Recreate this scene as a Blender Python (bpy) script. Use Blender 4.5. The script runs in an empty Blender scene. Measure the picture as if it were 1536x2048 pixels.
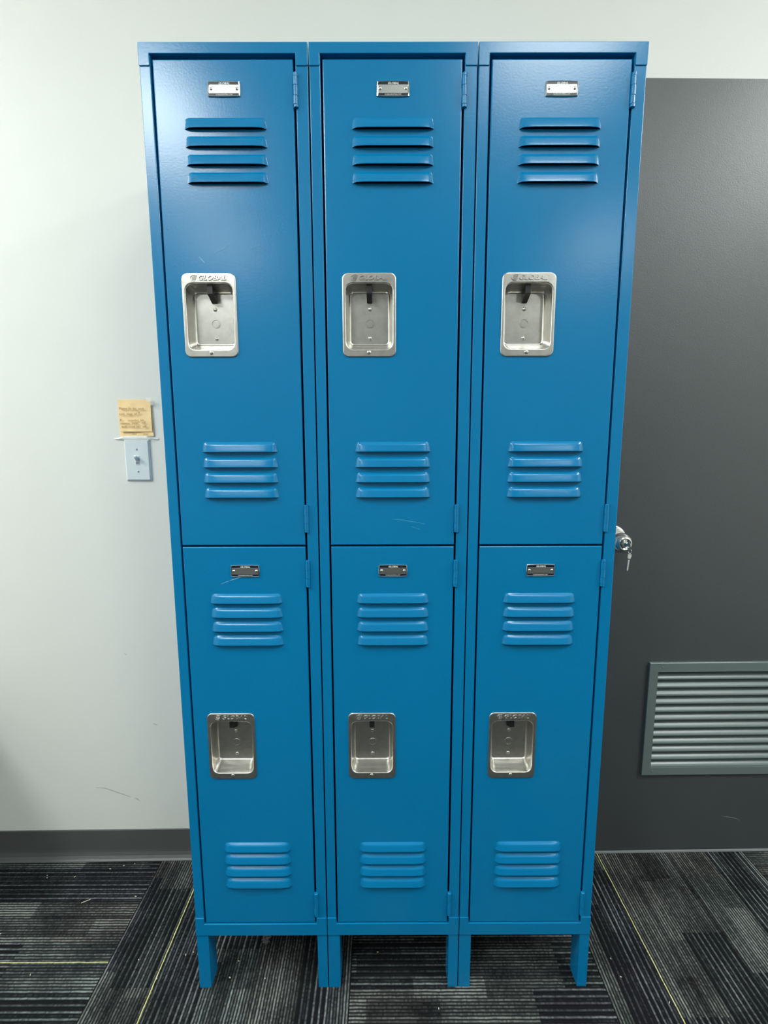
import bpy, bmesh, math, random
from mathutils import Vector, Matrix

random.seed(7)
SC = bpy.context.scene
COL = SC.collection

# ------------------------------------------------------------------ camera
CX, CY, CZ = 0.436988, -0.985601, 1.276222
YAW, PITCH, ROLL = 0.001586, -0.143309, -0.002497
cam_data = bpy.data.cameras.new('camera')
cam = bpy.data.objects.new('camera', cam_data)
COL.objects.link(cam)
f = Vector((math.sin(YAW)*math.cos(PITCH), math.cos(YAW)*math.cos(PITCH), math.sin(PITCH)))
r = Vector((math.cos(YAW), -math.sin(YAW), 0.0))
u = r.cross(f)
r2 = math.cos(ROLL)*r + math.sin(ROLL)*u
u2 = -math.sin(ROLL)*r + math.cos(ROLL)*u
m = Matrix((r2, u2, -f)).transposed().to_4x4()
m.translation = Vector((CX, CY, CZ))
cam.matrix_world = m
cam_data.sensor_fit = 'VERTICAL'
cam_data.sensor_height = 36.0
cam_data.lens = 980.5565/2048*36.0
cam_data.clip_start = 0.02
SC.camera = cam

# ------------------------------------------------------------------ view and world
SC.view_settings.view_transform = 'Standard'
SC.view_settings.look = 'None'
SC.view_settings.gamma = 1.0
SC.view_settings.use_curve_mapping = False
SC.view_settings.exposure = 0.64
world = bpy.data.worlds.new('world')
SC.world = world
world.use_nodes = True
world.node_tree.nodes['Background'].inputs[0].default_value = (0.8, 0.9, 1.0, 1)
world.node_tree.nodes['Background'].inputs[1].default_value = 0.05

# ------------------------------------------------------------------ ceiling lights (all above and behind the camera)
CEIL = 3.05
LIGHT_COL = (0.94, 1.0, 0.965)
# centre x, y, width x, length y, watts, label
TROFFERS = [
    (-0.84, -1.98, 0.56, 0.80, 25.0, 'lit long ceiling light panel above and left of the lockers'),
    (1.22, -1.42, 0.56, 0.56, 10.0, 'lit square ceiling light panel nearest the right locker'),
    (-2.00, -0.95, 0.56, 0.56, 36.0, 'added square ceiling light panel that brightens the left end of the back wall'),  # added panel out of view, lifts the upper left wall
    (2.85, -0.95, 0.56, 0.56, 37.0, 'added square ceiling light panel that brightens the grey door'),  # extra unseen panel, added to light the top of the door
    (2.45, -3.80, 0.56, 0.56, 10.0, 'lit square ceiling light panel at the far right end of the room'),
    (-1.00, -3.80, 0.56, 0.56, 10.0, 'lit square ceiling light panel at the far left end of the room'),
]

# ------------------------------------------------------------------ materials
def newmat(name):
    mt = bpy.data.materials.new(name)
    mt.use_nodes = True
    nt = mt.node_tree
    return mt, nt, nt.nodes['Principled BSDF']

def simple(name, col, rough=0.5, metal=0.0, spec=0.5, bump=None, var=0.0, vscale=8.0, coat=0.0):
    """base colour + optional noise bump (scale, strength, distance) + slight value variation"""
    mt, nt, b = newmat(name)
    b.inputs['Base Color'].default_value = (*col, 1)
    b.inputs['Roughness'].default_value = rough
    b.inputs['Metallic'].default_value = metal
    b.inputs['Specular IOR Level'].default_value = spec
    b.inputs['Coat Weight'].default_value = coat
    tc = nt.nodes.new('ShaderNodeTexCoord')
    if bump:
        n = nt.nodes.new('ShaderNodeTexNoise')
        n.inputs['Scale'].default_value = bump[0]
        n.inputs['Detail'].default_value = 3
        bp = nt.nodes.new('ShaderNodeBump')
        bp.inputs['Strength'].default_value = bump[1]
        bp.inputs['Distance'].default_value = bump[2]
        nt.links.new(tc.outputs['Object'], n.inputs['Vector'])
        nt.links.new(n.outputs['Fac'], bp.inputs['Height'])
        nt.links.new(bp.outputs['Normal'], b.inputs['Normal'])
    if var > 0:
        n2 = nt.nodes.new('ShaderNodeTexNoise')
        n2.inputs['Scale'].default_value = vscale
        n2.inputs['Detail'].default_value = 4
        mr = nt.nodes.new('ShaderNodeMapRange')
        mr.inputs['From Min'].default_value = 0.3
        mr.inputs['From Max'].default_value = 0.7
        mr.inputs['To Min'].default_value = 1 - var
        mr.inputs['To Max'].default_value = 1 + var
        hs = nt.nodes.new('ShaderNodeHueSaturation')
        hs.inputs['Color'].default_value = (*col, 1)
        nt.links.new(tc.outputs['Object'], n2.inputs['Vector'])
        nt.links.new(n2.outputs['Fac'], mr.inputs['Value'])
        nt.links.new(mr.outputs['Result'], hs.inputs['Value'])
        nt.links.new(hs.outputs['Color'], b.inputs['Base Color'])
    return mt

M = {}
M['blue'] = simple('blue_enamel', (0.0, 0.178, 0.405), 0.23, bump=(260, 0.05, 0.002), var=0.03, vscale=3, spec=0.5)
M['blue_in'] = simple('blue_enamel_inside', (0.0015, 0.155, 0.355), 0.5)
M['wall'] = simple('cream_wall_paint', (0.765, 0.77, 0.735), 0.55, bump=(350, 0.12, 0.002), var=0.012, vscale=2.5, spec=0.3)
M['wall_dim'] = simple('dimming_wall_grey', (0.20, 0.205, 0.20), 0.7)  # unseen front wall, darkened to cut fill and reflections on the lockers
M['ceil'] = simple('white_ceiling_tile', (0.85, 0.85, 0.83), 0.9, bump=(120, 0.3, 0.002))
M['door'] = simple('grey_door_paint', (0.052, 0.057, 0.062), 0.44, bump=(420, 0.25, 0.0015), spec=0.9, var=0.03, vscale=6)
M['grille'] = simple('grey_green_grille_paint', (0.135, 0.172, 0.170), 0.33, spec=0.5)
M['base'] = simple('dark_grey_vinyl', (0.088, 0.092, 0.092), 0.42, var=0.05, vscale=14)
M['steel'] = simple('brushed_stainless_steel', (0.63, 0.61, 0.57), 0.33, metal=1.0, bump=(900, 0.04, 0.001), var=0.08, vscale=70)
M['chrome'] = simple('polished_chrome', (0.80, 0.80, 0.79), 0.10, metal=1.0)
M['satin'] = simple('satin_aluminium', (0.50, 0.50, 0.49), 0.36, metal=1.0, bump=(1500, 0.05, 0.0005))
M['knob'] = simple('satin_nickel', (0.70, 0.69, 0.66), 0.16, metal=1.0)
M['navy'] = simple('black_navy_enamel', (0.004, 0.008, 0.022), 0.35)
M['white'] = simple('white_print', (0.75, 0.78, 0.78), 0.4)
M['black'] = simple('black_plastic', (0.012, 0.012, 0.013), 0.42)
M['plate'] = simple('pale_blue_white_plastic', (0.70, 0.76, 0.80), 0.28)
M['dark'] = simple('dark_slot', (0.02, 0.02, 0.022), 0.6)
M['slot'] = simple('grey_slot', (0.20, 0.21, 0.23), 0.5)
M['screw'] = simple('painted_screw', (0.55, 0.58, 0.60), 0.3, metal=0.4)
M['note'] = simple('yellowed_paper', (1.0, 0.72, 0.38), 0.8, var=0.07, vscale=40)
M['ink'] = simple('faded_brown_ink', (0.40, 0.25, 0.09), 0.8)
M['scuff'] = simple('grey_scuff', (0.50, 0.50, 0.48), 0.7)
M['scuff2'] = simple('pale_grey_scuff', (0.26, 0.27, 0.28), 0.7)
M['scratch'] = simple('bare_scratch', (0.30, 0.55, 0.68), 0.5)
M['scratch2'] = simple('faint_scratch', (0.10, 0.40, 0.62), 0.5)
M['lint'] = simple('pale_lint', (0.70, 0.66, 0.52), 0.9)
M['dust'] = simple('grey_dust', (0.16, 0.155, 0.15), 1.0, var=0.4, vscale=120)
M['bin'] = simple('charcoal_plastic', (0.05, 0.045, 0.045), 0.5)

# clear tape: mostly see-through film
mt, nt, b = newmat('clear_tape')
b.inputs['Base Color'].default_value = (0.95, 0.95, 0.93, 1)
b.inputs['Roughness'].default_value = 0.12
b.inputs['Alpha'].default_value = 0.30
M['tape'] = mt
mt, nt, b = newmat('cloudy_tape_edge')
b.inputs['Base Color'].default_value = (0.95, 0.95, 0.92, 1)
b.inputs['Roughness'].default_value = 0.25
b.inputs['Alpha'].default_value = 0.9
M['tape2'] = mt

# light diffuser
mt, nt, b = newmat('lit_diffuser')
b.inputs['Base Color'].default_value = (0.9, 0.9, 0.9, 1)
b.inputs['Emission Color'].default_value = (*LIGHT_COL, 1)
b.inputs['Emission Strength'].default_value = 3.0
M['diffuser'] = mt
M['fixture'] = simple('white_fixture_metal', (0.8, 0.8, 0.8), 0.5)

# carpet tiles: ribs of loop pile, turned 90 degrees from tile to tile, one yellow yarn in each
def carpet():
    mt, nt, b = newmat('ribbed_carpet_tiles')
    N = nt.nodes.new; L = nt.links.new
    def math_(op, a, bb=None, c=None, clamp=False):
        n = N('ShaderNodeMath'); n.operation = op; n.use_clamp = clamp
        for i, v in enumerate((a, bb, c)):
            if v is None: continue
            if isinstance(v, (int, float)): n.inputs[i].default_value = v
            else: L(v, n.inputs[i])
        return n.outputs[0]
    geo = N('ShaderNodeNewGeometry')
    sep = N('ShaderNodeSeparateXYZ'); L(geo.outputs['Position'], sep.inputs[0])
    X, Y = sep.outputs[0], sep.outputs[1]
    # slightly wandering rib lines
    wob = N('ShaderNodeTexNoise'); wob.inputs['Scale'].default_value = 55; wob.inputs['Detail'].default_value = 2
    L(geo.outputs['Position'], wob.inputs['Vector'])
    wv = math_('MULTIPLY', math_('SUBTRACT', wob.outputs['Fac'], 0.5), 0.0022)
    T = 0.602
    sx = math_('DIVIDE', math_('ADD', X, 0.2465), T)
    sy = math_('DIVIDE', math_('ADD', Y, 0.1500), T)
    ix, iy = math_('FLOOR', sx), math_('FLOOR', sy)
    par = math_('MODULO', math_('ABSOLUTE', math_('ADD', ix, iy)), 2.0)     # 0 ribs run in depth, 1 ribs run across
    par = math_('GREATER_THAN', par, 0.5)
    lx = math_('SUBTRACT', X, math_('SUBTRACT', math_('MULTIPLY', ix, T), 0.2465))
    ly = math_('SUBTRACT', Y, math_('SUBTRACT', math_('MULTIPLY', iy, T), 0.1500))
    def mix(fac, a, bb):     # float mix
        return math_('ADD', math_('MULTIPLY', fac, bb), math_('MULTIPLY', math_('SUBTRACT', 1.0, fac), a))
    across = math_('ADD', mix(par, lx, ly), wv)      # coordinate across the ribs
    along = mix(par, Y, X)
    P = 0.0070
    q = math_('DIVIDE', across, P)
    row = math_('FLOOR', q)
    fr = math_('FRACT', q)
    prof = math_('SINE', math_('MULTIPLY', fr, math.pi))     # 0 in the groove, 1 on the crest
    tid = math_('ADD', math_('MULTIPLY', ix, 37.3), math_('MULTIPLY', iy, 91.7))
    # per row random
    wn = N('ShaderNodeTexWhiteNoise'); wn.noise_dimensions = '2D'
    cb = N('ShaderNodeCombineXYZ'); L(row, cb.inputs[0]); L(tid, cb.inputs[1]); L(cb.outputs[0], wn.inputs['Vector'])
    rrow = wn.outputs['Value']
    # per loop random along the row
    seg = math_('FLOOR', math_('DIVIDE', math_('ADD', along, math_('MULTIPLY', rrow, 0.01)), 0.0045))
    wn2 = N('ShaderNodeTexWhiteNoise'); wn2.noise_dimensions = '3D'
    cb2 = N('ShaderNodeCombineXYZ'); L(row, cb2.inputs[0]); L(seg, cb2.inputs[1]); L(tid, cb2.inputs[2]); L(cb2.outputs[0], wn2.inputs['Vector'])
    rseg = wn2.outputs['Value']
    # block pattern: groups of rows share a run along which they are lighter or darker
    def blocks(rows, run, off):
        g = math_('FLOOR', math_('DIVIDE', math_('ADD', row, off), rows))
        wna = N('ShaderNodeTexWhiteNoise'); wna.noise_dimensions = '2D'
        ca = N('ShaderNodeCombineXYZ'); L(g, ca.inputs[0]); L(tid, ca.inputs[1]); L(ca.outputs[0], wna.inputs['Vector'])
        s = math_('FLOOR', math_('DIVIDE', math_('ADD', along, math_('MULTIPLY', wna.outputs['Value'], run)), run))
        wnb = N('ShaderNodeTexWhiteNoise'); wnb.noise_dimensions = '3D'
        cc = N('ShaderNodeCombineXYZ'); L(g, cc.inputs[0]); L(s, cc.inputs[1]); L(math_('ADD', tid, off), cc.inputs[2]); L(cc.outputs[0], wnb.inputs['Vector'])
        return wnb.outputs['Value'], wnb.outputs['Color']
    b1, c1 = blocks(7.0, 0.17, 3.0)
    b2, c2 = blocks(16.0, 0.26, 11.0)
    big = N('ShaderNodeTexNoise'); big.inputs['Scale'].default_value = 9; L(geo.outputs['Position'], big.inputs['Vector'])
    # bright rib rows: probability from row and blocks
    alt = math_('MODULO', math_('ABSOLUTE', row), 2.0)
    gate = math_('MULTIPLY', alt, math_('GREATER_THAN', b2, 0.52))        # in some runs every other rib is dark
    lum = math_('ADD', math_('MULTIPLY', rrow, 0.22), math_('MULTIPLY', rseg, 0.17))
    lum = math_('SUBTRACT', math_('ADD', lum, 0.245), math_('MULTIPLY', gate, 0.30))
    lum = math_('ADD', lum, math_('MULTIPLY', math_('SUBTRACT', b1, 0.5), 0.24))
    lum = math_('ADD', lum, math_('MULTIPLY', math_('SUBTRACT', big.outputs['Fac'], 0.5), 0.5))
    lum = math_('MULTIPLY', math_('SUBTRACT', lum, 0.12), 1.35, clamp=True)
    lum = math_('POWER', lum, 1.3)
    fine = N('ShaderNodeTexNoise'); fine.inputs['Scale'].default_value = 900; fine.inputs['Detail'].default_value = 2
    L(geo.outputs['Position'], fine.inputs['Vector'])
    lum = math_('MULTIPLY', lum, math_('ADD', 0.45, math_('MULTIPLY', fine.outputs['Fac'], 1.1)))
    crest = math_('POWER', prof, 1.5)
    lum = math_('MULTIPLY', lum, crest, clamp=True)
    ramp = N('ShaderNodeValToRGB')
    ramp.color_ramp.elements[0].position = 0.0; ramp.color_ramp.elements[0].color = (0.0075, 0.0078, 0.009, 1)
    ramp.color_ramp.elements[1].position = 0.75; ramp.color_ramp.elements[1].color = (0.300, 0.300, 0.285, 1)
    e = ramp.color_ramp.elements.new(0.25); e.color = (0.060, 0.061, 0.062, 1)
    L(lum, ramp.inputs[0])
    # hue drift: warm grey, teal, violet
    hr = N('ShaderNodeValToRGB'); hr.color_ramp.interpolation = 'LINEAR'
    hr.color_ramp.elements[0].position = 0.0; hr.color_ramp.elements[0].color = (1.03, 1.0, 0.96, 1)
    hr.color_ramp.elements[1].position = 1.0; hr.color_ramp.elements[1].color = (0.98, 0.98, 1.12, 1)
    e = hr.color_ramp.elements.new(0.5); e.color = (0.88, 1.03, 1.02, 1)
    L(b2, hr.inputs[0])
    mx = N('ShaderNodeMix'); mx.data_type = 'RGBA'; mx.blend_type = 'MULTIPLY'; mx.inputs['Factor'].default_value = 1
    L(ramp.outputs[0], mx.inputs['A']); L(hr.outputs[0], mx.inputs['B'])
    # yellow yarn
    o_depth = math_('ADD', 0.1345, math_('MULTIPLY', math_('GREATER_THAN', ix, 1.5), 0.0095))
    o_cross = math_('ADD', 0.012, math_('MULTIPLY', math_('LESS_THAN', ix, -0.5), 0.1970))
    offs = mix(par, o_depth, o_cross)
    # the yarn in the fourth column of tiles sits a little nearer to its left edge
    yd = math_('ABSOLUTE', math_('SUBTRACT', math_('ADD', across, 0.0), offs))
    ym = math_('LESS_THAN', yd, 0.0013)
    ycol = N('ShaderNodeMix'); ycol.data_type = 'RGBA'
    L(ym, ycol.inputs['Factor']); L(mx.outputs['Result'], ycol.inputs['A'])
    yb = N('ShaderNodeMix'); yb.data_type = 'RGBA'
    L(rseg, yb.inputs['Factor']); yb.inputs['A'].default_value = (0.50, 0.49, 0.17, 1); yb.inputs['B'].default_value = (0.72, 0.70, 0.36, 1)
    L(yb.outputs['Result'], ycol.inputs['B'])
    # dark seam between the tiles
    ex = math_('MINIMUM', math_('FRACT', sx), math_('SUBTRACT', 1.0, math_('FRACT', sx)))
    ey = math_('MINIMUM', math_('FRACT', sy), math_('SUBTRACT', 1.0, math_('FRACT', sy)))
    seam = math_('LESS_THAN', math_('MINIMUM', ex, ey), 0.0022)
    sm = N('ShaderNodeMix'); sm.data_type = 'RGBA'
    L(seam, sm.inputs['Factor']); L(ycol.outputs['Result'], sm.inputs['A']); sm.inputs['B'].default_value = (0.008, 0.008, 0.009, 1)
    L(sm.outputs['Result'], b.inputs['Base Color'])
    b.inputs['Roughness'].default_value = 0.95
    b.inputs['Specular IOR Level'].default_value = 0.15
    h = math_('ADD', math_('MULTIPLY', prof, 0.7), math_('MULTIPLY', fine.outputs['Fac'], 0.5))
    bp = N('ShaderNodeBump'); bp.inputs['Strength'].default_value = 0.8; bp.inputs['Distance'].default_value = 0.003
    L(h, bp.inputs['Height']); L(bp.outputs['Normal'], b.inputs['Normal'])
    return mt
M['carpet'] = carpet()

# ------------------------------------------------------------------ helpers
def bx(bm, x0, x1, y0, y1, z0, z1, mi=0):
    v = [bm.verts.new(p) for p in ((x0,y0,z0),(x1,y0,z0),(x1,y1,z0),(x0,y1,z0),(x0,y0,z1),(x1,y0,z1),(x1,y1,z1),(x0,y1,z1))]
    for q in ((0,3,2,1),(4,5,6,7),(0,1,5,4),(1,2,6,5),(2,3,7,6),(3,0,4,7)):
        bm.faces.new([v[i] for i in q]).material_index = mi

def prism(bm, pts, a0, a1, axis, mi=0):
    """extrude a 2-D outline along an axis ('y': pts are x,z; 'z': pts are x,y; 'x': pts are y,z)"""
    def P(p, a):
        return {'y': (p[0], a, p[1]), 'z': (p[0], p[1], a), 'x': (a, p[0], p[1])}[axis]
    lo = [bm.verts.new(P(p, a0)) for p in pts]
    hi = [bm.verts.new(P(p, a1)) for p in pts]
    fs = [bm.faces.new(lo), bm.faces.new(hi[::-1])]
    n = len(pts)
    for i in range(n):
        fs.append(bm.faces.new((lo[i], hi[i], hi[(i+1) % n], lo[(i+1) % n])))
    for q in fs: q.material_index = mi

def cyl(bm, c, r, a0, a1, axis='z', n=20, mi=0, r1=None, smooth=True):
    r1 = r if r1 is None else r1
    A, B = [], []
    for i in range(n):
        t = 2*math.pi*i/n; cc, ss = math.cos(t), math.sin(t)
        for lst, rr, a in ((A, r, a0), (B, r1, a1)):
            if axis == 'z': p = (c[0]+rr*cc, c[1]+rr*ss, a)
            elif axis == 'y': p = (c[0]+rr*cc, a, c[1]+rr*ss)
            else: p = (a, c[0]+rr*cc, c[1]+rr*ss)
            lst.append(bm.verts.new(p))
    bm.faces.new([bm.verts.new(v.co) for v in A]).material_index = mi; bm.faces.new([bm.verts.new(v.co) for v in B[::-1]]).material_index = mi
    for i in range(n):
        q = bm.faces.new((A[i], B[i], B[(i+1) % n], A[(i+1) % n])); q.smooth = smooth; q.material_index = mi

def lathe_y(bm, cx, cz, prof, n=40, mi=0, smooth=True):
    """prof: list of (radius, y)"""
    rings = []
    for rr, y in prof:
        if rr < 1e-6: rings.append([bm.verts.new((cx, y, cz))])
        else: rings.append([bm.verts.new((cx+rr*math.cos(2*math.pi*i/n), y, cz+rr*math.sin(2*math.pi*i/n))) for i in range(n)])
    for a, b_ in zip(rings, rings[1:]):
        for i in range(n):
            j = (i+1) % n
            if len(a) == 1 and len(b_) == 1: continue
            if len(a) == 1: q = bm.faces.new((a[0], b_[i], b_[j]))
            elif len(b_) == 1: q = bm.faces.new((a[i], b_[0], a[j]))
            else: q = bm.faces.new((a[i], b_[i], b_[j], a[j]))
            q.smooth = smooth; q.material_index = mi

def dome(bm, cx, cz, y, r, h, mi=0, n=16):
    prof = [(r*math.cos(t), y - h*math.sin(t)) for t in [k*math.pi/2/5 for k in range(5)]] + [(0, y-h)]
    lathe_y(bm, cx, cz, prof, n, mi)

def rrect(x0, x1, z0, z1, r, n=6):
    pts = []
    for cx, cz, a in ((x1-r, z0+r, -90), (x1-r, z1-r, 0), (x0+r, z1-r, 90), (x0+r, z0+r, 180)):
        for k in range(n+1):
            t = math.radians(a + 90*k/n)
            pts.append((cx+r*math.cos(t), cz+r*math.sin(t)))
    return pts

def loft(bm, loops, cap=True, mi=0, smooth=True):
    """loops: list of (pts (x,z), y)"""
    R = [[bm.verts.new((p[0], y, p[1])) for p in pts] for pts, y in loops]
    n = len(R[0])
    for a, b_ in zip(R, R[1:]):
        for i in range(n):
            q = bm.faces.new((a[i], a[(i+1) % n], b_[(i+1) % n], b_[i])); q.smooth = smooth; q.material_index = mi
    if cap:
        q = bm.faces.new(R[-1]); q.material_index = mi

def add_text(bm, body, cx, cz, y, size, extrude, mi=0, shear=0.0, offset=0.0, align='CENTER', spacing=1.0, width=None):
    """raised lettering facing -Y"""
    cu = bpy.data.curves.new('lettering', 'FONT')
    cu.body = body; cu.size = size; cu.extrude = extrude/2; cu.shear = shear; cu.offset = offset
    cu.align_x = align; cu.space_character = spacing; cu.resolution_u = 3
    o = bpy.data.objects.new('lettering', cu)
    COL.objects.link(o)
    bpy.context.view_layer.update()
    me = bpy.data.meshes.new_from_object(o.evaluated_get(bpy.context.evaluated_depsgraph_get()))
    bpy.data.objects.remove(o); bpy.data.curves.remove(cu)
    s = 1.0
    if width and len(me.vertices):
        xs = [v.co.x for v in me.vertices]; s = width/max(1e-6, max(xs)-min(xs))
    vs = [bm.verts.new((cx+v.co.x*s, y-extrude/2-v.co.z, cz+v.co.y)) for v in me.vertices]
    for p in me.polygons:
        try:
            q = bm.faces.new([vs[i] for i in p.vertices]); q.material_index = mi
        except ValueError: pass
    bpy.data.meshes.remove(me)

def obj(name, bm, mats, parent=None, bevel=0.0, seg=2, loc=None, fix=True):
    if fix: bmesh.ops.recalc_face_normals(bm, faces=bm.faces)
    me = bpy.data.meshes.new(name)
    bm.to_mesh(me); bm.free()
    for k in (mats if isinstance(mats, (list, tuple)) else [mats]): me.materials.append(M[k])
    o = bpy.data.objects.new(name, me)
    COL.objects.link(o)
    if parent is not None: o.parent = parent
    if loc: o.location = loc
    if bevel > 0:
        md = o.modifiers.new('bevel', 'BEVEL'); md.width = bevel; md.segments = seg
        md.limit_method = 'ANGLE'; md.angle_limit = math.radians(40); md.harden_normals = False
    return o

def empty(name, loc=(0,0,0), rz=0.0, parent=None):
    o = bpy.data.objects.new(name, None); COL.objects.link(o)
    o.location = loc; o.rotation_euler = (0, 0, rz); o.empty_display_size = 0.05
    if parent is not None: o.parent = parent
    return o

def tag(o, label=None, cat=None, group=None, kind=None):
    if label: o['label'] = label
    if cat: o['category'] = cat
    if group: o['group'] = group
    if kind: o['kind'] = kind
    return o

def nb(): return bmesh.new()

# ------------------------------------------------------------------ the room
WA = math.atan(0.0125)          # the back wall runs very slightly away from the lockers to the right
WY = 0.375
X0, X1, Y0 = -2.4, 3.6, -4.6

bm = nb(); bx(bm, X0-.1, X1+.1, Y0-.1, 0.55, -0.06, 0.0); floor = obj('floor', bm, 'carpet'); tag(floor, kind='structure')
bm = nb(); bx(bm, X0-.1, X1+.1, Y0-.1, 0.55, CEIL, CEIL+0.06); o = obj('ceiling', bm, 'ceil'); tag(o, kind='structure')
# back wall with the door opening cut out of it (wall-local frame: x along the wall, y into it)
DX0, DX1, DTOP = 0.985, 1.915, 2.172
wb = bmesh.new()
bx(wb, X0-.1, DX0, 0, 0.12, 0, CEIL)
bx(wb, DX0, DX1, 0, 0.12, DTOP+.004, CEIL)
bx(wb, DX1, X1+.1, 0, 0.12, 0, CEIL)
wall = obj('wall_back', wb, 'wall', loc=(0, WY, 0)); wall.rotation_euler[2] = WA; tag(wall, kind='structure')
bm = nb(); bx(bm, X0-.1, X0, Y0, 0.5, 0, CEIL); o = obj('wall_left', bm, 'wall'); tag(o, kind='structure')
bm = nb(); bx(bm, X1, X1+.1, Y0, 0.5, 0, CEIL); o = obj('wall_right', bm, 'wall'); tag(o, kind='structure')
bm = nb(); bx(bm, X0-.1, X1+.1, Y0-.1, Y0, 0, CEIL); o = obj('wall_front', bm, 'wall_dim'); tag(o, kind='structure')

# coved vinyl baseboard on the back wall
def base_prof(x0, x1, name):
    bm = nb()
    pts = [(0.0, 0.0), (0.0, 0.0965), (-0.0026, 0.0965), (-0.0034, 0.0955), (-0.0034, 0.030), (-0.0042, 0.022), (-0.0075, 0.012), (-0.0125, 0.005), (-0.0165, 0.0015), (-0.0170, 0.0)]
    prism(bm, pts, x0, x1, 'x')
    o = obj(name, bm, 'base', loc=(0, WY, 0)); o.rotation_euler[2] = WA; tag(o, kind='structure'); return o
base_prof(X0, DX0-.01, 'baseboard_back')
base_prof(DX1+.01, X1, 'baseboard_right')
# short return of the wall corner at the very left edge of view
# scuffs on the wall
def scuff(parent, pts, w, y, mat, name='scuff_mark'):
    """thin tapering stroke on a surface facing -Y"""
    bm = nb(); n = len(pts); top, bot = [], []
    for i, (x, z) in enumerate(pts):
        a = pts[max(0, i-1)]; c = pts[min(n-1, i+1)]
        dx, dz = c[0]-a[0], c[1]-a[1]; l = math.hypot(dx, dz) or 1
        ww = w*(0.25+0.75*math.sin(math.pi*(i+0.3)/(n-0.4)))/2
        top.append(bm.verts.new((x-dz/l*ww, y, z+dx/l*ww))); bot.append(bm.verts.new((x+dz/l*ww, y, z-dx/l*ww)))
    for i in range(n-1): bm.faces.new((top[i], top[i+1], bot[i+1], bot[i]))
    return obj(name, bm, mat, parent)
scuff(wall, [(-.437,.2382),(-.41,.236),(-.384,.2258),(-.355,.214),(-.334,.205)], .0035, -.0005, 'scuff')
scuff(wall, [(-.322,.202),(-.315,.198),(-.309,.1928)], .004, -.0005, 'scuff')
scuff(wall, [(-.251,.4454),(-.244,.443),(-.238,.4404)], .0028, -.0005, 'scuff')
scuff(wall, [(-.318,.667),(-.312,.661)], .002, -.0005, 'scuff')

# ------------------------------------------------------------------ door
door = empty('door_1', (0, WY, 0), WA); tag(door, kind='structure')
DF = -0.010     # face of the door slab, slightly proud of the wall
VX0, VX1, VZ0, VZ1 = 1.2185, 1.2185+0.4572, 0.2700, 0.6305     # grille outline
bm = nb()
ix0, ix1, iz0, iz1 = VX0+.026, VX1-.026, VZ0+.024, VZ1-.028
xs = [DX0+.003, ix0, ix1, DX1-.003]; zs = [0.010, iz0, iz1, DTOP]
for i in range(3):
    for j in range(3):
        if i == 1 and j == 1: continue
        bx(bm, xs[i], xs[i+1], DF, DF+.042, zs[j], zs[j+1])
obj('slab', bm, 'door', door)
bm = nb(); bx(bm, DX0-.02, DX1+.02, -.012, .10, 0.0, 0.005); obj('threshold', bm, 'scuff2', door)
# dark sheet standing in for the shade behind the grille slats
bm = nb(); bx(bm, ix0-.02, ix1+.02, DF+.0425, DF+.0435, iz0-.02, iz1+.02); obj('grille_shade_sheet', bm, 'dark', door)
gr = empty('louvre_grille', (0,0,0), 0, door)
bm = nb()
G = DF-.0085
out = [(VX0,VZ0),(VX1,VZ0),(VX1,VZ1),(VX0,VZ1)]; inn = [(ix0,iz0),(ix1,iz0),(ix1,iz1),(ix0,iz1)]
def ring(bm, a, b_, y0, y1):
    A = [bm.verts.new((p[0], y0, p[1])) for p in a]; B = [bm.verts.new((p[0], y1, p[1])) for p in b_]
    for i in range(4): bm.faces.new((A[i], A[(i+1)%4], B[(i+1)%4], B[i]))
ring(bm, out, out, DF, G+.001); ring(bm, out, [(VX0+.001,VZ0+.001),(VX1-.001,VZ0+.001),(VX1-.001,VZ1-.001),(VX0+.001,VZ1-.001)], G+.001, G)
ring(bm, [(VX0+.001,VZ0+.001),(VX1-.001,VZ0+.001),(VX1-.001,VZ1-.001),(VX0+.001,VZ1-.001)], inn, G, G); ring(bm, inn, inn, G, DF+.03)
bmesh.ops.remove_doubles(bm, verts=bm.verts, dist=1e-6)
obj('grille_frame', bm, 'grille', gr)
NS = 12
pitch = (iz1-iz0)/NS
for k in range(NS):
    zt = iz1 - k*pitch - 0.0075
    bm = nb()
    # sloping blade, its front lip low: y from back-top to front-bottom, with rolled lip
    pts = [(0.016, zt+.002), (0.0165, zt+.0005), (0.002, zt-.0100), (-.0035, zt-.0135), (-.0050, zt-.0165), (-.0046, zt-.0185), (-.0032, zt-.0190), (-.0036, zt-.0165), (-.0022, zt-.0145), (0.003, zt-.0110)]
    pts = [(DF+a, b_) for a, b_ in [(0.0225, zt+.0075), (0.0230, zt+.0065), (0.0010,zt-.0150), (-.0015, zt-.0175), (-.0035, zt-.0185), (-.0045, zt-.0178), (-.0044, zt-.0155), (-.0030, zt-.0130), (-.0008, zt-.0105), (0.004, zt-.0065)]]
    prism(bm, pts, ix0+.0005, ix1-.0005, 'x')
    obj('grille_slat', bm, 'grille', gr)
for sx, sz in ((VX0+.038, VZ1-.014), (VX0+.032, VZ0+.013), (VX1-.038, VZ1-.014), (VX1-.032, VZ0+.013)):
    bm = nb(); dome(bm, sx, sz, G, .0028, .0012); obj('grille_screw', bm, 'grille', gr)
scuff(door, [(1.484,.1226),(1.505,.1195),(1.527,.1151),(1.544,.1062)], .0018, DF-.0004, 'scuff2', 'door_scuff')
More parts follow.
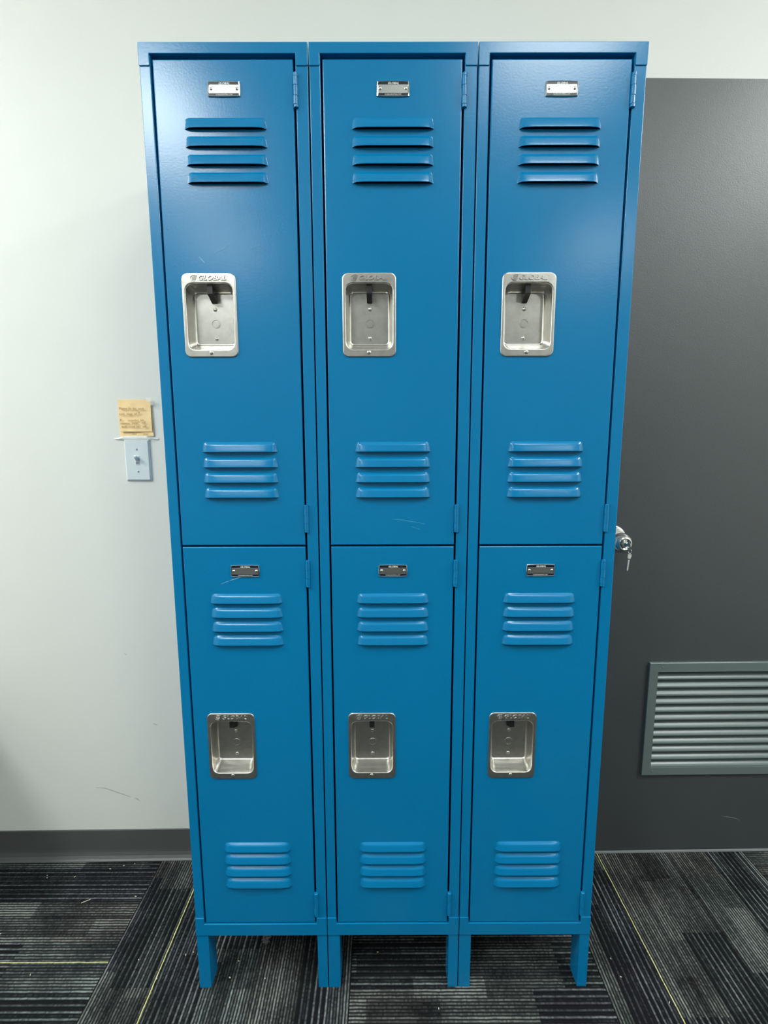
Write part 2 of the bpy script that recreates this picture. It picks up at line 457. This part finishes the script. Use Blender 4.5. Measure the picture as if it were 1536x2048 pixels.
# door knob
KX, KZ = 1.0860, 1.0005
kn = empty('door_knob', (0,0,0), 0, door)
bm = nb(); lathe_y(bm, KX, KZ, [(0.0395, DF), (0.0395, DF-.002), (0.037, DF-.0045), (0.028, DF-.006), (0.016, DF-.0075), (0.012, DF-.010)], 48); obj('rosette', bm, 'knob', kn)
bm = nb(); lathe_y(bm, KX, KZ, [(0.0115, DF-.009), (0.0115, DF-.020), (0.014, DF-.026), (0.020, DF-.032), (0.0255, DF-.040), (0.0275, DF-.050), (0.0272, DF-.058), (0.0248, DF-.066), (0.0205, DF-.0725), (0.0165, DF-.0755), (0.0150, DF-.0760), (0.0140, DF-.0750), (0.0125, DF-.0715), (0, DF-.0705)], 48)
obj('knob', bm, 'knob', kn)
bm = nb(); lathe_y(bm, KX, KZ, [(0.0085, DF-.0700), (0.0085, DF-.0735), (0.0078, DF-.0742), (0, DF-.0742)], 32); bx(bm, KX-.0008, KX+.0008, DF-.0745, DF-.0743, KZ-.0045, KZ+.0045, 1); obj('key_cylinder', bm, ['knob', 'dark'], kn)

# keys hanging at the knob: the bow of the key in the lock, and a second key hanging from it by a small ring
def key_mesh(bm, L=.030, bow=.012):
    """key hanging along -Z from origin, flat in a plane turned to the viewer"""
    pts = []
    for k in range(17):
        t = math.radians(-60 + 300*k/16)
        pts.append((bow*math.cos(t)*1.0, -bow + bow*math.sin(t)))
    lo = [(-.0042, -2*bow+.002)]
    z0 = -2*bow
    pts2 = [(-.0036, z0-.001), (-.0036, z0-L+.003), (0.0, z0-L), (.0016, z0-L+.003)]
    zz = z0-L+.004; i = 0
    while zz < z0-.004:
        pts2.append((.0036 if i % 2 else .0018, zz)); zz += .0032; i += 1
    pts2 += [(.0036, z0-.001)]
    prism(bm, [(p[0], p[1]) for p in pts], -.001, .001, 'y')
    prism(bm, pts2, -.0009, .0009, 'y')
# key in the lock
wm = Matrix.Translation((0, WY, 0)) @ Matrix.Rotation(WA, 4, 'Z')
k1 = empty('door_key', wm @ Vector((KX, DF-.0745, KZ)), WA); tag(k1, 'small silver key stuck in the lock of the round door knob', 'key')
bm = nb(); bx(bm, -.0010, .0010, -.010, .004, -.0035, .0035); obj('blade', bm, 'knob', k1, .0003)
bm = nb()
pp = [(-.020+.0095*math.cos(2*math.pi*i/18), -.001+.0105*math.sin(2*math.pi*i/18)) for i in range(18)]
prism(bm, pp, -.0011, .0011, 'x'); obj('bow', bm, 'knob', k1, .0004)
k2 = empty('door_key', wm @ Vector((KX+.0012, DF-.098, KZ-.014)), WA); tag(k2, 'loose silver key dangling below the door knob on a small ring', 'key')
bm = nb()
def torus(bm, c, R, rr, ax='x', n=24, m_=8):
    rings = []
    for i in range(n):
        t = 2*math.pi*i/n; ring_ = []
        for j in range(m_):
            s = 2*math.pi*j/m_; q = R+rr*math.cos(s)
            a, b_, d = q*math.cos(t), q*math.sin(t), rr*math.sin(s)
            ring_.append(bm.verts.new((c[0]+d, c[1]+a, c[2]+b_) if ax == 'x' else (c[0]+a, c[1]+d, c[2]+b_)))
        rings.append(ring_)
    for i in range(n):
        for j in range(m_):
            q = bm.faces.new((rings[i][j], rings[(i+1)%n][j], rings[(i+1)%n][(j+1)%m_], rings[i][(j+1)%m_])); q.smooth = True
torus(bm, (0, 0, 0.0), .0075, .0007); obj('key_ring', bm, 'knob', k2)
bm = nb(); key_mesh(bm, .032, .0085); o = obj('key', bm, 'knob', k2, .0002); o.location = (0, .0, -.004); o.rotation_euler = (0, math.radians(7), math.radians(30))

# ------------------------------------------------------------------ light switch and note
LSX, LSZ0, LSZ1 = -.2365, 1.1690, 1.2835
sw = empty('light_switch', wm @ Vector((LSX, 0, (LSZ0+LSZ1)/2)), WA)
tag(sw, 'white toggle light switch on the cream wall under the yellow note', 'light switch')
hz = (LSZ1-LSZ0)/2; hw = .0350
bm = nb()
loft(bm, [(rrect(-hw, hw, -hz, hz, .002, 3), 0.0), (rrect(-hw, hw, -hz, hz, .002, 3), -.0016), (rrect(-hw+.0045, hw-.0045, -hz+.0045, hz-.0045, .002, 3), -.0062)], smooth=False)
obj('wall_plate', bm, 'plate', sw)
bm = nb(); bx(bm, -.0050, .0050, -.0072, -.006, -.0120, .0120); bx(bm, -.0040, .0040, -.0074, -.0072, -.0105, -.0035, 1); obj('toggle_bezel', bm, ['plate', 'slot'], sw)
bm = nb()
prism(bm, [(-.0066, -.003), (-.0066, .0085), (-.0185, .0135), (-.0200, .0115), (-.0190, .0075)], -.0034, .0034, 'x'); obj('toggle', bm, 'plate', sw, .0008)
for sz in (.0302, -.0302):
    bm = nb(); dome(bm, 0, sz, -.0062, .0032, .0012); bx(bm, -.0004, .0004, -.0077, -.0070, sz-.003, sz+.003, 1); obj('plate_screw', bm, ['screw', 'slot'], sw)

# the handwritten yellow note: slightly buckled sheets
nt_ = empty('sticky_note', wm @ Vector((-.2365, 0, 1.3405)), WA)
tag(nt_, 'crumpled yellow handwritten note taped to the wall above the light switch', 'note')
def sheet(bm, x0, x1, z0, z1, y0, amp, seed, nx=26, nz=26, mi=0, sag=0.0):
    rnd = random.Random(seed)
    ph = [(rnd.uniform(20, 75), rnd.uniform(20, 90), rnd.uniform(0, 6), rnd.uniform(.3, 1)) for _ in range(5)]
    g = []
    for j in range(nz+1):
        row = []
        for i in range(nx+1):
            x = x0+(x1-x0)*i/nx; z = z0+(z1-z0)*j/nz
            low = max(0.0, 1-(j/nz))
            h = sum(a*math.sin(kx*x+kz*z+p) for kx, kz, p, a in ph)/5
            y = y0 - amp*(0.25+1.2*low*low)*(0.6+h)
            row.append(bm.verts.new((x + sag*low*0.0, y, z)))
        g.append(row)
    for j in range(nz):
        for i in range(nx):
            q = bm.faces.new((g[j][i], g[j][i+1], g[j+1][i+1], g[j+1][i])); q.smooth = True; q.material_index = mi
bm = nb(); sheet(bm, -.0440, .0480, -.0495, .0485, -.0008, .0022, 3); obj('paper_back', bm, 'note', nt_)
bm = nb(); sheet(bm, -.0410, .0455, -.0365, .0485, -.0042, .0018, 5); obj('paper_front', bm, 'note', nt_)
bm = nb()
yy = -.0088
for body, x, z, s, w in (("Please", -.0385, .0220, .0085, .022), ("Do", -.0135, .0220, .0085, .008), ("Not", -.0015, .0220, .0085, .010), ("work", .0135, .0215, .0085, .015),
                         ("turn", -.0380, .0080, .0080, .013), ("heat", -.0180, .0080, .0080, .015), ("off", .0010, .0080, .0080, .008), ("!!", .0110, .0085, .0115, .005),
                         ("If", -.0380, -.0085, .0085, .005), ("uncomfort", -.0170, -.0085, .0065, .029), ("let", .0170, -.0085, .0075, .009),
                         ("someone", -.0370, -.0165, .0065, .025), ("know", -.0060, -.0165, .0070, .016), ("we", .0195, -.0155, .0070, .010),
                         ("will", -.0355, -.0255, .0080, .015), ("come", -.0150, -.0250, .0070, .016), ("turn it", .0055, -.0255, .0075, .011), ("off", .0220, -.0255, .0080, .010)):
    add_text(bm, body, x, z, yy, s, .0003, 0, shear=.2, offset=.00004, align='LEFT', width=w)
bx(bm, -.0005, .0095, yy-.0003, yy, .0198, .0204)
obj('handwriting', bm, 'ink', nt_)
bm = nb()
for body, x, z, s, w in (("on", -.0080, -.0455, .0080, .011), ("time!", .0220, -.0455, .0080, .014)):
    add_text(bm, body, x, z, -.0088, s, .0003, 0, shear=.2, offset=.00004, align='LEFT', width=w)
obj('handwriting', bm, 'ink', nt_)
# tape: clear strip over the top right corner, cloudy strip along the bottom edge
bm = nb()
A = [(.033, .0500), (.0540, .0520), (.0555, .0350), (.0500, .0330)]
prism(bm, A, -.0098, -.0096, 'y'); obj('clear_tape', bm, 'tape', nt_)
bm = nb()
top = [(-.0600,-.0545,-.0012),(-.0480,-.0525,-.003),(-.0330,-.0490,-.0098),(-.010,-.0488,-.0102),(.015,-.0485,-.0102),(.032,-.0492,-.0100),(.045,-.0515,-.004),(.0590,-.0535,-.0012)]
vt = [bm.verts.new((a, c, b_)) for a, b_, c in top]
vb = [bm.verts.new((a, c-.0006, b_-(.0020 if i in (0,) else .0042))) for i, (a, b_, c) in enumerate(top)]
for i in range(len(top)-1): bm.faces.new((vt[i], vt[i+1], vb[i+1], vb[i]))
o = obj('cloudy_tape', bm, 'tape2', nt_)
md = o.modifiers.new('solid', 'SOLIDIFY'); md.thickness = .0004

# ------------------------------------------------------------------ lockers
W = 0.3048
def rim_panel(bm, x0, x1, z0, z1, holes, rad=.0021, depth=.018):
    """sheet door: front at y=0 with rounded returns and rectangular holes"""
    a0, a1, c0, c1 = x0+rad, x1-rad, z0+rad, z1-rad
    xs = sorted({a0, a1, *[h[0] for h in holes], *[h[1] for h in holes]})
    zs = sorted({c0, c1, *[h[2] for h in holes], *[h[3] for h in holes]})
    for i in range(len(xs)-1):
        for j in range(len(zs)-1):
            mx, mz = (xs[i]+xs[i+1])/2, (zs[j]+zs[j+1])/2
            if any(h[0] < mx < h[1] and h[2] < mz < h[3] for h in holes): continue
            v = [bm.verts.new(p) for p in ((xs[i],0,zs[j]),(xs[i+1],0,zs[j]),(xs[i+1],0,zs[j+1]),(xs[i],0,zs[j+1]))]
            bm.faces.new(v)
    loops = []
    for k in range(5):
        t = math.pi/2*k/4
        e = rad*math.sin(t); yk = rad*(1-math.cos(t))
        loops.append(([(a0-e, c0-e), (a1+e, c0-e), (a1+e, c1+e), (a0-e, c1+e)], yk))
    loops.append((loops[-1][0], depth))
    R = [[bm.verts.new((p[0], y, p[1])) for p in pts] for pts, y in loops]
    for a, b_ in zip(R, R[1:]):
        for i in range(4): bm.faces.new((a[i], a[(i+1)%4], b_[(i+1)%4], b_[i]))

def hood(bm, x0, x1, zt, h=.0193, d=.0078):
    """one pressed louvre: a hood standing out of the sheet, open along its lower edge"""
    L_ = x1-x0
    ux = [0, .0008, .0018, .003, .0045, .006, .008, .011, .015, .020, .026]
    us = ux + [L_*k/8 for k in range(2, 7)] + [L_-q for q in ux[::-1]]
    ts = [0, .06, .13, .20, .27, .34, .42, .55, .7, .85, .95, 1.0]
    prof = [0, .13, .31, .47, .58, .645, .695, .77, .86, .94, .985, 1.0]
    g = []
    rc = .0080
    for q in us:
        e = min(q, L_-q)
        zt_x = zt - (rc - math.sqrt(max(0, rc*rc-(rc-e)**2)) if e < rc else 0)
        col = [bm.verts.new((x0+q, 0, zt))]
        for t, p in zip(ts, prof):
            e2 = max(0.0, e-.0028*(1-t))          # ends splay outwards towards the lip
            fe = math.sin(math.pi/2*min(1, e2/.0085))**.95*(.60+.40*math.sin(math.pi/2*min(1, e2/.028)))
            col.append(bm.verts.new((x0+q, -d*p*fe, zt_x-(zt_x-(zt-h))*t)))
        # return: rolled lip edge
        col.append(bm.verts.new((x0+q, -d*.99*fe+min(.0008, d*fe*.3), zt-h-.0001)))
        g.append(col)
    for a, b_ in zip(g, g[1:]):
        for k in range(len(a)-1):
            vs = [a[k], b_[k], b_[k+1], a[k+1]]
            q = bm.faces.new(vs); q.smooth = max(-v.co.y for v in vs) > 1e-5

LX0, LX1 = .0770, .2265
def make_door(parent, z0, z1, louv, cup, plate_z, hinges, upper):
    """louv: z of the top of each group of four; cup: z of the bottom of the latch cup"""
    fx0, fx1 = .0550, .1578
    fz0, fz1 = cup, cup+.1545
    ox0, ox1, oz0, oz1 = fx0+.0068, fx1-.0068, fz0+.0148, fz1-.0192
    holes = []
    for zt in louv:
        for k in range(4): holes.append((LX0, LX1, zt-.0304*k-.0193, zt-.0304*k))
    holes.append((ox0-.001, ox1+.001, oz0-.001, oz1+.001))
    bm = nb()
    rim_panel(bm, .0250, .2770, z0, z1, holes)
    for hx0, hx1, hz0, hz1 in holes[:-1]: hood(bm, hx0, hx1, hz1)
    bmesh.ops.remove_doubles(bm, verts=bm.verts, dist=1e-6)
    dr = obj('door', bm, 'blue', parent)
    # latch cup
    bm = nb()
    R_ = .0115; r_ = .0140
    def ins(a, l=0, t=0, b_=0, rr=None, base=(ox0, ox1, oz0, oz1)):
        return rrect(base[0]+l, base[1]-l, base[2]+b_, base[3]-t, rr)
    fl = (fx0, fx1, fz0, fz1)
    loops = [(ins(0, 0, 0, 0, R_, fl), .0006), (ins(0, 0, 0, 0, R_, fl), -.0010), (ins(0, .0006, .0006, .0006, R_-.0004, fl), -.0018), (ins(0, .0016, .0016, .0016, R_-.001, fl), -.0021), (ins(0, .0022, .0022, .0022, R_-.0014, fl), -.0021), (ins(0, -.0028, -.0028, -.0028, r_+.0018), -.0021),
             (ins(0, -.0016, -.0016, -.0016, r_+.001), -.0021), (ins(0, -.0006, -.0006, -.0006, r_), -.0016), (ins(0, 0, 0, 0, r_), -.0002),
             (ins(0, .0004, .0004, .0004, r_), .003), (ins(0, .0016, .0024, .0044, r_-.001), .010), (ins(0, .0034, .0055, .0090, r_-.003), .020), (ins(0, .0044, .0074, .0108, r_-.005), .0255),
             (ins(0, .0058, .0090, .0124, r_-.006), .0282), (ins(0, .0080, .0110, .0144, r_-.008), .0295), (ins(0, .0090, .0120, .0154, .004), .0293)]
    loft(bm, loops)
    cxm = (fx0+fx1)/2
    by = .0293
    for zz in (oz0+.0808, oz0+.0254): dome(bm, cxm+.0005, zz, by, .0040, .0022)
    lathe_y(bm, cxm+.0008, oz0+.0535, [(0.0086, by), (0.0084, by-.0009), (0.0076, by-.0009), (0.0074, by+.0002), (0.0066, by+.0002), (0.0064, by-.0007), (0, by-.0007)], 32, smooth=False)
    dome(bm, cxm-.0010, fz0+.0085, -.0021, .0040, .0018)
    # raised maker's name above the opening, with its ribbed globe mark
    tz = fz1-.0132
    add_text(bm, 'GLOBAL', cxm+.0065, tz, -.0021, .0118, .0015, 0, shear=.28, offset=.0003, spacing=1.05, width=.0530)
    gx, gz = cxm-.0265, tz+.0040
    pts = []
    for k in range(21):
        t = math.radians(50+235*k/20); pts.append((gx+.0075*math.cos(t)+.0006*math.sin(t), gz+.0052*math.sin(t)))
    for (a, b_) in zip(pts, pts[1:]):
        mx, mz = a[0]-b_[0], a[1]-b_[1]; l = math.hypot(mx, mz); nx_, nz_ = -mz/l*.0004, mx/l*.0004
        prism(bm, [(a[0]-nx_, a[1]-nz_), (a[0]+nx_, a[1]+nz_), (b_[0]+nx_, b_[1]+nz_), (b_[0]-nx_, b_[1]-nz_)], -.0033, -.0020, 'y')
    for k in range(4):
        zz = gz+.0032-.0020*k; x_ = gx-.0048+.0006*abs(k-1.5); bx(bm, x_, gx+.0045-.0005*k, -.0033, -.0020, zz-.00035, zz+.00035)
    bx(bm, cxm+.0350, cxm+.0368, -.0026, -.0020, tz+.0060, tz+.0072)
    cupo = obj('latch_cup', bm, 'steel', dr)
    # black latch tongue hanging from the top of the cup
    bm = nb()
    zt = oz1
    prism(bm, [(.0040, zt-.0005), (.0040, zt-.0175), (.0065, zt-.0195), (.0075, zt-.0190), (.0270, zt-.0285), (.0285, zt-.0280), (.0285, zt-.0040), (.0200, zt-.0010)], cxm-.0052, cxm+.0052, 'x')
    obj('latch', bm, 'black', dr, .0006)
    # name plate
    px0, px1 = .1222, .1815; pc = (px0+px1)/2; pm = plate_z
    def barrel(w, h, bw, bh, n=8):
        pts = []
        for k in range(n): t = -1+2*k/n; pts.append((pc+w*t, pm-h-bh*(1-t*t)))
        for k in range(n): t = -1+2*k/n; pts.append((pc+w+bw*(1-t*t), pm+h*t))
        for k in range(n): t = 1-2*k/n; pts.append((pc+w*t, pm+h+bh*(1-t*t)))
        for k in range(n): t = 1-2*k/n; pts.append((pc-w-bw*(1-t*t), pm+h*t))
        return pts
    bm = nb()
    loft(bm, [(barrel(.0288, .0122, .0008, .0008), 0.0), (barrel(.0286, .0120, .0008, .0008), -.0019), (barrel(.0280, .0114, .0008, .0008), -.0024), (barrel(.0268, .0106, .0006, .0006), -.0022), (barrel(.0266, .0104, .0006, .0006), -.0014)], smooth=False)
    nF = len(bm.faces)
    bx(bm, pc-.0264, pc+.0264, -.0020, -.0012, pm-.0072, pm+.0064, 1)
    bx(bm, pc-.0268, pc+.0268, -.0017, -.0012, pm+.0066, pm+.0108, 2)
    bx(bm, pc-.0268, pc+.0268, -.0017, -.0012, pm-.0108, pm-.0074, 2)
    add_text(bm, 'GLOBAL', pc+.0005, pm+.0072, -.0017, .0045, .0003, 3, shear=.25, offset=.00012, width=.0200)
    add_text(bm, 'GLOBALINDUSTRIAL.COM', pc, pm-.0102, -.0017, .0028, .0003, 3, width=.0300)
    for s in (-1, 1): dome(bm, pc+s*.0232, pm+.0002, -.0020, .0029, .0020)
    obj('name_plate', bm, ['chrome', 'satin', 'navy', 'white'], dr, fix=True)
    # hinges
    for hz0, hz1 in hinges:
        bm = nb(); hx = .2812; Lh = hz1-hz0; cuts = (0, .09, .34, .64, .90, 1)
        for k in range(5):
            cyl(bm, (hx-(.0004 if k % 2 else 0), -.0008), .0046 if k in (1, 2, 3) else .0044, hz0+Lh*cuts[k]+.00035, hz0+Lh*cuts[k+1]-.00035, 'z', 20)
        cyl(bm, (hx, -.0008), .0037, hz0+.0005, hz1-.0005, 'z', 16)
        cyl(bm, (hx, -.0008), .0044, hz1-.0001, hz1+.0010, 'z', 20, 0, .0034)
        bx(bm, hx-.0046, hx-.0030, -.0008, .010, hz0, hz1)
        bx(bm, hx+.0030, hx+.0046, -.0008, .010, hz0+.002, hz1-.002)
        obj('hinge', bm, 'blue', dr)
    return dr

def leg_mesh(left, rear=False):
    bm = nb()
    a, b_ = (.0010, .0292) if left else (.0292-.0010+.2752+.0000, .3038)
    if not left: a, b_ = .2770+.0045, .3040
    else: a, b_ = .0014, .0285
    t = .0014; d = .044
    y0, s = (0.0004, 1) if not rear else (.3030, -1)
    def P(x, y): return (x, y0+s*y)
    inner = b_ if left else a; outer = a if left else b_
    si = -1 if left else 1
    pts = [P(outer, 0), P(inner, 0), P(inner, d), P(inner+si*t, d), P(inner+si*t, t), P(outer-si*t, t), P(outer-si*t, d), P(outer, d)]
    prism(bm, pts, 0.0, .1450, 'z')
    return bm

def make_locker():
    root = empty('locker')
    # shell: back (with small bolt holes), sides, top, bottom, the shelf between the two tiers
    bm = nb()
    a, b_ = .0016, .3032
    for s0, s1 in ((a, a+.0012), (b_-.0012, b_)):      # side panels, each with one open bolt hole near its top rear corner
        bx(bm, s0, s1, .012, .2850, .148, 1.976); bx(bm, s0, s1, .2930, .303, .148, 1.976)
        bx(bm, s0, s1, .2850, .2930, .148, 1.9560); bx(bm, s0, s1, .2850, .2930, 1.9640, 1.976)
    bx(bm, a, b_, .004, .303, 1.9755, 1.9785); bx(bm, a, b_, .004, .303, .148, .151)
    bx(bm, a+.001, b_-.001, .021, .300, 1.0605, 1.0640)
    bx(bm, a, b_, .301, .303, .148, 1.976)
    body = obj('body', bm, 'blue_in', root)
    bm = nb()
    prism(bm, [(.0010,1.981),(.0010,1.9445),(.0022,1.9430),(.0190,1.9430),(.0205,1.9445),(.0205,1.9625),(.2818,1.9625),(.2818,1.9445),(.2833,1.9430),(.3026,1.9430),(.3040,1.9445),(.3040,1.981)], -.0018, .014, 'y')
    obj('top_rail', bm, 'blue', root, .0010, 3)
    bm = nb()
    prism(bm, [(.0010,.1440),(.3040,.1440),(.3040,.1897),(.2810,.1897),(.2810,.1745),(.0214,.1745),(.0214,.1897),(.0010,.1897)], -.0018, .016, 'y')
    obj('bottom_rail', bm, 'blue', root, .0009, 3)
    bm = nb(); bx(bm, .0014, .0212, 0, .020, .150, 1.965); obj('stile', bm, 'blue', root, .0014, 3)
    bm = nb(); bx(bm, .2812, .3036, 0, .020, .150, 1.965); obj('stile', bm, 'blue', root, .0014, 3)
    for left in (True, False):
        for rear in (False, True):
            obj('leg', leg_mesh(left, rear), 'blue', root, .0006)
    make_door(root, 1.0658, 1.9545, (1.8590, 1.2750), 1.4382, 1.9055, ((1.8745, 1.9310), (1.0925, 1.1480)), True)
    make_door(root, .1768, 1.0622, (.9628, .3842), .5418, 1.0118, ((.9775, 1.0330), (.1960, .2540)), False)
    return root

def kids(o): return [c for c in bpy.data.objects if c.parent == o]
def copy_tree(o, parent=None):
    c = o.copy(); COL.objects.link(c)
    if parent is not None: c.parent = parent
    for ch in kids(o): copy_tree(ch, c)
    return c

proto = make_locker()
proto.location = (0, 0, 0)
tag(proto, 'leftmost blue two-door locker, next to the light switch, scratched under its lower name plate', 'locker', 'row of blue lockers')
mid = copy_tree(proto); mid.location = (W, 0, 0)
tag(mid, 'middle blue two-door locker, standing between the two others', 'locker', 'row of blue lockers')
rgt = copy_tree(proto); rgt.location = (2*W, 0, 0)
tag(rgt, 'rightmost blue two-door locker, standing partly in front of the grey door', 'locker', 'row of blue lockers')

def doors(root):
    ds = [c for c in kids(root) if c.name.startswith('door')]
    ds.sort(key=lambda d: -max(v[2] for v in d.bound_box)); return ds
lu, ll = doors(proto)
mu, ml = doors(mid)
sc = scuff(ll, [(.1002,.9841),(.110,.9880),(.118,.9905)], .0008, -.0003, 'scratch', 'scratch')
scuff(ll, [(.119,.9912),(.128,.9945),(.136,.9970),(.142,.9985)], .0013, -.0003, 'scratch', 'scratch')
scuff(ll, [(.106,.3655),(.120,.3662),(.134,.3660),(.150,.3655)], .0030, -.0072, 'scratch', 'chipped_paint')
scuff(lu, [(.1211,1.6293),(.135,1.6350),(.1501,1.6443)], .0010, -.0003, 'scratch2', 'scratch')
scuff(lu, [(.188,1.6370),(.2064,1.6424)], .0008, -.0003, 'scratch2', 'scratch')
scuff(lu, [(.0905,1.6220),(.096,1.6160),(.101,1.6100)], .0020, -.0003, 'scratch2', 'scratch')
scuff(mu, [(.4560-W,1.1195),(.4711-W,1.1180),(.495-W,1.1145),(.5221-W,1.1091)], .0008, -.0003, 'scratch2', 'scratch')
scuff(mu, [(.495-W,1.104),(.512-W,1.098)], .0007, -.0003, 'scratch2', 'scratch')

# ------------------------------------------------------------------ odds and ends on the carpet
bm = nb(); prism(bm, [(-.010,-.0055),(-.0095,-.0068),(.010,.0050),(.0095,.0062)], .0002, .0014, 'z')
o = obj('wood_splinter', bm, 'lint', loc=(-.4000, .2216, .0008)); tag(o, 'thin pale splinter lying on the carpet left of the lockers', 'splinter')
bm = nb(); rnd = random.Random(4)
specks = [(-.565,.305),(-.560,.297),(-.39,.327),(-.355,.338),(-.325,.345),(-.268,.236),(-.175,.064),(-.062,.075),(-.045,.082),(-.42,.03),(-.11,.02),(.075,.060),(.065,.022),(1.005,.020),(1.00,.062),(1.09,-.035),(.42,.08),(.56,-.045),(.15,.02),(-.57,.13),(-.48,.30)]
for x, y in specks:
    a = rnd.uniform(0, 3.14); l, w_ = rnd.uniform(.0010, .0028), rnd.uniform(.0006, .0010)
    c, s = math.cos(a), math.sin(a)
    prism(bm, [(x+c*p-s*q, y+s*p+c*q) for p, q in ((-l,-w_),(l,-w_),(l,w_),(-l,w_))], .0005, .0016, 'z')
o = obj('lint_specks', bm, 'lint'); tag(o, 'scattered pale specks of lint on the dark carpet', 'lint', kind='stuff')
bm = nb()
bmesh.ops.create_icosphere(bm, subdivisions=3, radius=1)
rnd = random.Random(9)
for v in bm.verts:
    k = .7+.45*math.sin(9*v.co.x+3)*math.sin(11*v.co.y)*math.sin(7*v.co.z+1)+rnd.uniform(-.16, .16)
    v.co = Vector((v.co.x*k*.013, v.co.y*k*.020, v.co.z*k*.008))
o = obj('dust_clump', bm, 'dust', loc=(.1320, .1120, .0075)); tag(o, 'grey clump of dust on the carpet beneath the leftmost locker', 'dust')

# added bin out of view, placed to shade the wall at the left border
bn = empty('added_shade_bin', (-1.055, .17, 0)); tag(bn, 'added dark bin out of view that shades the wall at the left', 'bin')
bm = nb(); bx(bm, -.20, .215, -.17, .15, .0, .60); obj('shade_bin_body', bm, 'bin', bn, .01, 3)
bm = nb(); bx(bm, -.21, .225, -.18, .16, .60, .635); obj('shade_bin_lid', bm, 'bin', bn, .006, 3)

# ------------------------------------------------------------------ ceiling lights
for x, y, w_, l_, p, lab in TROFFERS:
    t = empty('ceiling_light', (x, y, CEIL)); tag(t, lab, 'ceiling light', 'light panels in the ceiling')
    bm = nb()
    for a in ((-w_/2-.03, w_/2+.03, -l_/2-.03, -l_/2), (-w_/2-.03, w_/2+.03, l_/2, l_/2+.03), (-w_/2-.03, -w_/2, -l_/2, l_/2), (w_/2, w_/2+.03, -l_/2, l_/2)):
        bx(bm, a[0], a[1], a[2], a[3], -.012, -.0005)
    obj('light_frame', bm, 'fixture', t)
    bm = nb(); bx(bm, -w_/2, w_/2, -l_/2, l_/2, -.008, -.001); obj('light_diffuser', bm, 'diffuser', t)
    la = bpy.data.lights.new('panel_light', 'AREA'); la.shape = 'RECTANGLE'; la.size = w_; la.size_y = l_; la.energy = p; la.color = LIGHT_COL
    lo = bpy.data.objects.new('panel_light', la); COL.objects.link(lo); lo.parent = t; lo.location = (0, 0, -.014)
